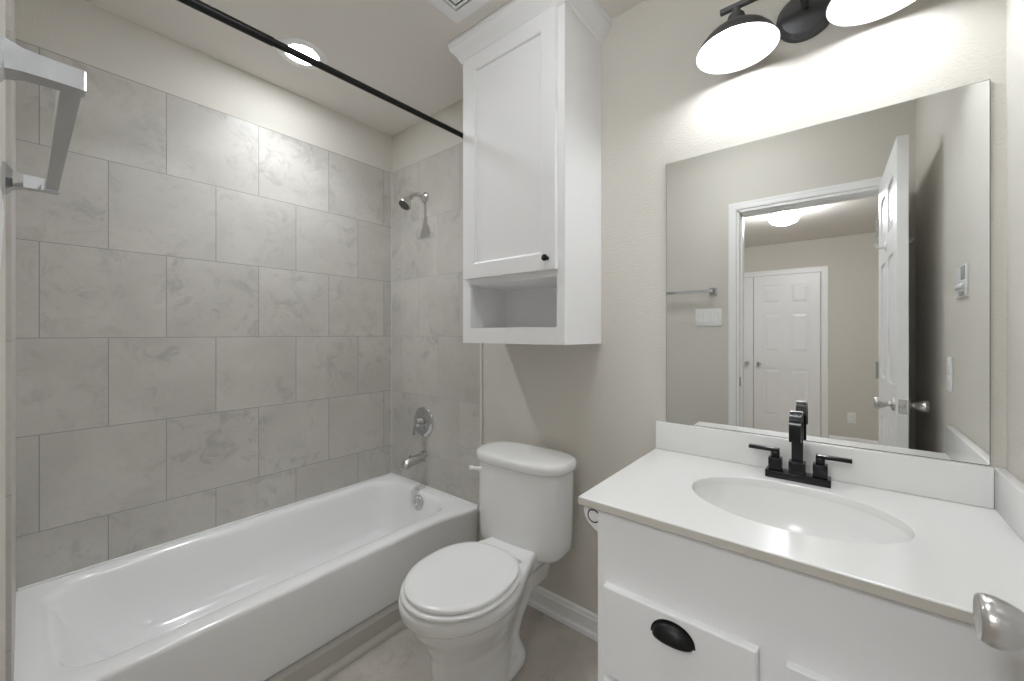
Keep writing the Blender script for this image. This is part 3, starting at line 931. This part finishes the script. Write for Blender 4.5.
for s in (-1, 1):
    hx = FX + s * 0.051
    bm = BM()
    box(bm, hx - 0.016, hx + 0.016, FY - 0.016, FY + 0.016, CZT + 0.0205, CZT + 0.055, 0.0015, 2)
    hd_ = obj('handle', bm, M['gun'], t, angle=50)
    bm = BM()
    box(bm, hx - 0.010, hx + 0.010, FY - 0.010, FY + 0.010, CZT + 0.055, CZT + 0.072, 0.001, 1)
    xs = sorted((hx - s * 0.010, hx + s * 0.066))
    box(bm, xs[0], xs[1], FY - 0.0095, FY + 0.0095, CZT + 0.071, CZT + 0.080, 0.0012, 2)
    obj('lever', bm, M['gun'], hd_, angle=50)
bm = BM(); tube(bm, [(FX, FY + 0.017, CZT + 0.018), (FX, FY + 0.017, CZT + 0.080)], 0.0025, 10); lathe(bm, (FX, FY + 0.017, CZT + 0.080), (0, 0, 1), [(0.005, 0), (0.006, 0.006), (0.004, 0.012), (0, 0.013)], 12)

obj('lift_rod', bm, M['gun'], t)

# toilet paper holder on the vanity side
t = thing('paper_holder', 'white toilet paper holder under the counter on the vanity side', 'paper holder', (VL, -0.45, 0.74))
for yb in (-0.522, -0.382):
    bm = BM()
    pr = [(VL - 0.0005, 0.768), (VL - 0.044, 0.768), (VL - 0.046, 0.745), (VL - 0.042, 0.732), (VL - 0.032, 0.720), (VL - 0.018, 0.708), (VL - 0.0005, 0.700)]
    loft(bm, [[(x, yb, z) for x, z in pr], [(x, yb + 0.012, z) for x, z in pr]])
    bmesh.ops.bevel(bm, geom=[e for e in bm.edges], offset=0.002, segments=2, affect='EDGES')
    br_ = obj('bracket', bm, M['plastic'], t, angle=50)
    if yb < -0.5:
        bm = BM()
        tube(bm, [(VL - 0.017 + 0.016 * cos(a), yb - 0.0005, 0.740 + 0.016 * sin(a)) for a in [2 * pi * i / 24 for i in range(24)]], 0.0016, 8, True)
        obj('socket_ring', bm, M['bronze'], br_, label='dark ring')
bm = BM()
lathe(bm, (VL - 0.022, -0.510, 0.740), (0, 1, 0), [(0.013, 0), (0.014, 0.003), (0.014, 0.060), (0.012, 0.062), (0.012, 0.126), (0.010, 0.128)], 20)
obj('roller', bm, M['plastic'], t)

# ------------------------------------------------------------------ mirror
MX0, MX1, MZ0, MZ1 = 1.666, 2.4145, 0.8943, 1.803
t = thing('wall_mirror', 'large frameless rectangular mirror above the sink backsplash', 'mirror', ((MX0 + MX1) / 2, 0, MZ0))
bm = BM()
def mr(d, y): return [(MX0 + d, y, MZ0 + d), (MX1 - d, y, MZ0 + d), (MX1 - d, y, MZ1 - d), (MX0 + d, y, MZ1 - d)]
loft(bm, [mr(0, -0.0008), mr(0, -0.0055), mr(0.0012, -0.0058)], True, True, False)
obj('glass_edge', bm, M['glassedge'], t, smooth=False, label='dark polished edge')
bm = BM()
bm.faces.new([bm.verts.new(p) for p in mr(0.0012, -0.0060)])
loft(bm, [mr(0.0012, -0.0060), mr(0.0012, -0.0050)], True, False, True)
obj('silvered_glass', bm, M['mirror'], t, smooth=False)

# ------------------------------------------------------------------ vanity light
LBX, LBY, LBZ = 2.064, -0.132, 2.153
t = thing('vanity_light', 'dark two shade barn style vanity light above the mirror, both lit', 'wall lamp', (LBX, 0, LBZ))
bm = BM(); lathe(bm, (LBX, 0, 2.130), (0, -1, 0), [(0.072, 0.0005), (0.072, 0.006), (0.068, 0.010), (0.066, 0.010), (0.064, 0.014), (0.058, 0.022), (0.040, 0.026), (0, 0.027)], 48)
obj('canopy', bm, M['bronze'], t, angle=40)
bm = BM(); tube(bm, [(LBX, -0.02, 2.140), (LBX, -0.09, 2.140), (LBX, LBY, LBZ + 0.003)], 0.009, 14)
obj('arm', bm, M['bronze'], t)
bm = BM(); box(bm, LBX - 0.198, LBX + 0.198, LBY - 0.007, LBY + 0.007, LBZ - 0.004, LBZ + 0.010, 0.001, 1)
obj('crossbar', bm, M['bronze'], t, smooth=False)
SHR = 0.105
for sx_ in (1.908, 2.220):
    bm = BM()
    zt = LBZ - 0.004
    lathe(bm, (sx_, LBY, zt), (0, 0, -1), [(0.011, -0.002), (0.011, 0.016), (0.021, 0.020), (0.024, 0.030), (0.024, 0.040)], 28)
    obj('socket_cup', bm, M['bronze'], t)
    prof = [(0.022, 0.036), (0.028, 0.044), (0.040, 0.052), (0.060, 0.064), (0.080, 0.080), (0.096, 0.100), (SHR, 0.118), (SHR + 0.003, 0.120)]
    bm = BM()
    n = 48
    rings = [[(sx_ + r * cos(2 * pi * i / n), LBY + r * sin(2 * pi * i / n), zt - h) for i in range(n)] for r, h in prof]
    rin = [[(sx_ + (r - 0.0018) * cos(2 * pi * i / n), LBY + (r - 0.0018) * sin(2 * pi * i / n), zt - h - 0.0012) for i in range(n)] for r, h in reversed(prof)]
    vr = loft(bm, rings + rin, True, False, False)
    for f in bm.faces:
        f.material_index = 0
    bm.faces.ensure_lookup_table()
    nf = n * (len(prof) - 1)
    for i, f in enumerate(bm.faces):
        if i >= nf + n:
            f.material_index = 1
    s_ = obj('shade', bm, M['bronze'], t, angle=60, extra=(M['shade_in'],), label='dark flared shade with white inside')
    bm = BM(); lathe(bm, (sx_, LBY, zt - 0.038), (0, 0, -1), [(0.012, 0), (0.014, 0.008), (0.022, 0.026), (0.029, 0.044), (0.0305, 0.056), (0.027, 0.068), (0.017, 0.077), (0, 0.080)], 28)
    obj('bulb', bm, M['bulb'], s_, label='glowing bulb')

# ------------------------------------------------------------------ towel bar on the entry wall
TBZ = 1.483
t = thing('towel_bar', 'square chrome towel bar on the entry wall beside the tub', 'towel bar', (1.24, W0, TBZ))
TB0, TB1 = 0.985, 1.490
y0, y1 = W0 + 0.049, W0 + 0.066
bm = BM(); box(bm, TB0, TB1, y0, y1, TBZ - 0.009, TBZ + 0.009, 0.001, 2)
obj('bar', bm, M['chrome'], t, smooth=False)
for x in (TB0, TB1):
    bm = BM()
    def sq(h, y): return [(x - h, y, TBZ - h), (x + h, y, TBZ - h), (x + h, y, TBZ + h), (x - h, y, TBZ + h)]
    loft(bm, [sq(0.024, W0 + 0.0003), sq(0.024, W0 + 0.004), sq(0.0150, W0 + 0.012), sq(0.0118, W0 + 0.024), sq(0.0108, W0 + 0.045), sq(0.0108, W0 + 0.0665), sq(0.0098, W0 + 0.068)])
    obj('post', bm, M['chrome'], t, smooth=False)

# ------------------------------------------------------------------ switch and outlet plates
t = thing('switch_plate', 'white three gang switch plate below the towel bar, seen in the mirror', 'light switch', (1.46, W0, 1.313))
bm = BM(); box(bm, 1.380, 1.542, W0 + 0.0003, W0 + 0.006, 1.255, 1.371, 0.002, 2)
obj('plate', bm, M['plastic'], t)
for k in range(3):
    c = 1.461 + (k - 1) * 0.046
    bm = BM(); loft(bm, [[(c - 0.0165, W0 + 0.0058, 1.280), (c + 0.0165, W0 + 0.0058, 1.280), (c + 0.0165, W0 + 0.0058, 1.346), (c - 0.0165, W0 + 0.0058, 1.346)],
                         [(c - 0.0155, W0 + 0.0075, 1.281), (c + 0.0155, W0 + 0.0075, 1.281), (c + 0.0155, W0 + 0.0105, 1.345), (c - 0.0155, W0 + 0.0105, 1.345)]])
    obj('rocker', bm, M['plastic'], t, smooth=False)

t = thing('outlet_plate', 'white outlet plate low on the right wall, seen in the mirror', 'outlet', (RX, -0.612, 1.064))
bm = BM(); box(bm, RX - 0.006, RX - 0.0003, -0.648, -0.578, 1.005, 1.123, 0.002, 2)
obj('plate', bm, M['plastic'], t)
for dz in (-0.020, 0.020):
    bm = BM(); box(bm, RX - 0.0085, RX - 0.0055, -0.630, -0.596, 1.064 + dz - 0.014, 1.064 + dz + 0.014, 0.003, 2)
    obj('socket', bm, M['plastic'], t)

t = thing('wall_plate', 'white wall plate with a grey upright slot high on the right wall', 'wall plate', (RX, -0.435, 1.368))
bm = BM(); box(bm, RX - 0.006, RX - 0.0003, -0.505, -0.365, 1.318, 1.418, 0.002, 2)
obj('plate', bm, M['plastic'], t)
bm = BM(); box(bm, RX - 0.0085, RX - 0.0055, -0.418, -0.375, 1.372, 1.413, 0.0012, 2)
obj('slot', bm, M['grey'], t, label='grey upright slot')
bm = BM(); box(bm, RX - 0.013, RX - 0.0055, -0.480, -0.378, 1.345, 1.360, 0.004, 3)
obj('toggle', bm, M['plastic'], t)
bm = BM(); box(bm, RX - 0.0085, RX - 0.0055, -0.445, -0.385, 1.324, 1.336, 0.0012, 2)
obj('lower_slot', bm, M['grey'], t)

t = thing('outlet_plate', 'white outlet plate near the floor of the far wall across the next room', 'outlet', (2.236, BY, 0.30))
bm = BM(); box(bm, 2.20, 2.27, BY + 0.0003, BY + 0.006, 0.245, 0.36, 0.002, 2)
obj('plate', bm, M['plastic'], t)
for dz in (-0.020, 0.020):
    bm = BM(); box(bm, 2.219, 2.251, BY + 0.0055, BY + 0.0085, 0.302 + dz - 0.014, 0.302 + dz + 0.014, 0.003, 2)
    obj('socket', bm, M['plastic'], t)

# ------------------------------------------------------------------ flush dome lights: next room's, plus an added bathroom fill
def dome_light(x, y, zc, drop, material, label):
    t = thing('ceiling_light', label, 'ceiling light', (x, y, zc))
    bm = BM(); lathe(bm, (x, y, zc - 0.0003), (0, 0, -1), [(0.098, 0), (0.102, 0.006), (0.102, drop - 0.012), (0.106, drop - 0.006), (0.106, drop), (0, drop)], 40)
    obj('pan', bm, M['nickel'], t)
    bm = BM(); lathe(bm, (x, y, zc - drop - 0.0005), (0, 0, -1), [(0.104, 0), (0.110, 0.004), (0.112, 0.012), (0.108, 0.036), (0.090, 0.064), (0.052, 0.082), (0, 0.090)], 40)
    obj('dome', bm, material, t, label='glowing frosted dome')
dome_light(1.775, -2.62, CEIL2, 0.050, M['hall'], 'lit frosted dome ceiling light in the next room, seen in the mirror')
dome_light(1.68, -0.92, CEIL, 0.030, M['dome'], 'added fill dome light on the bathroom ceiling, out of view above the open floor')  # invented lamp, out of view, added to brighten the bathroom
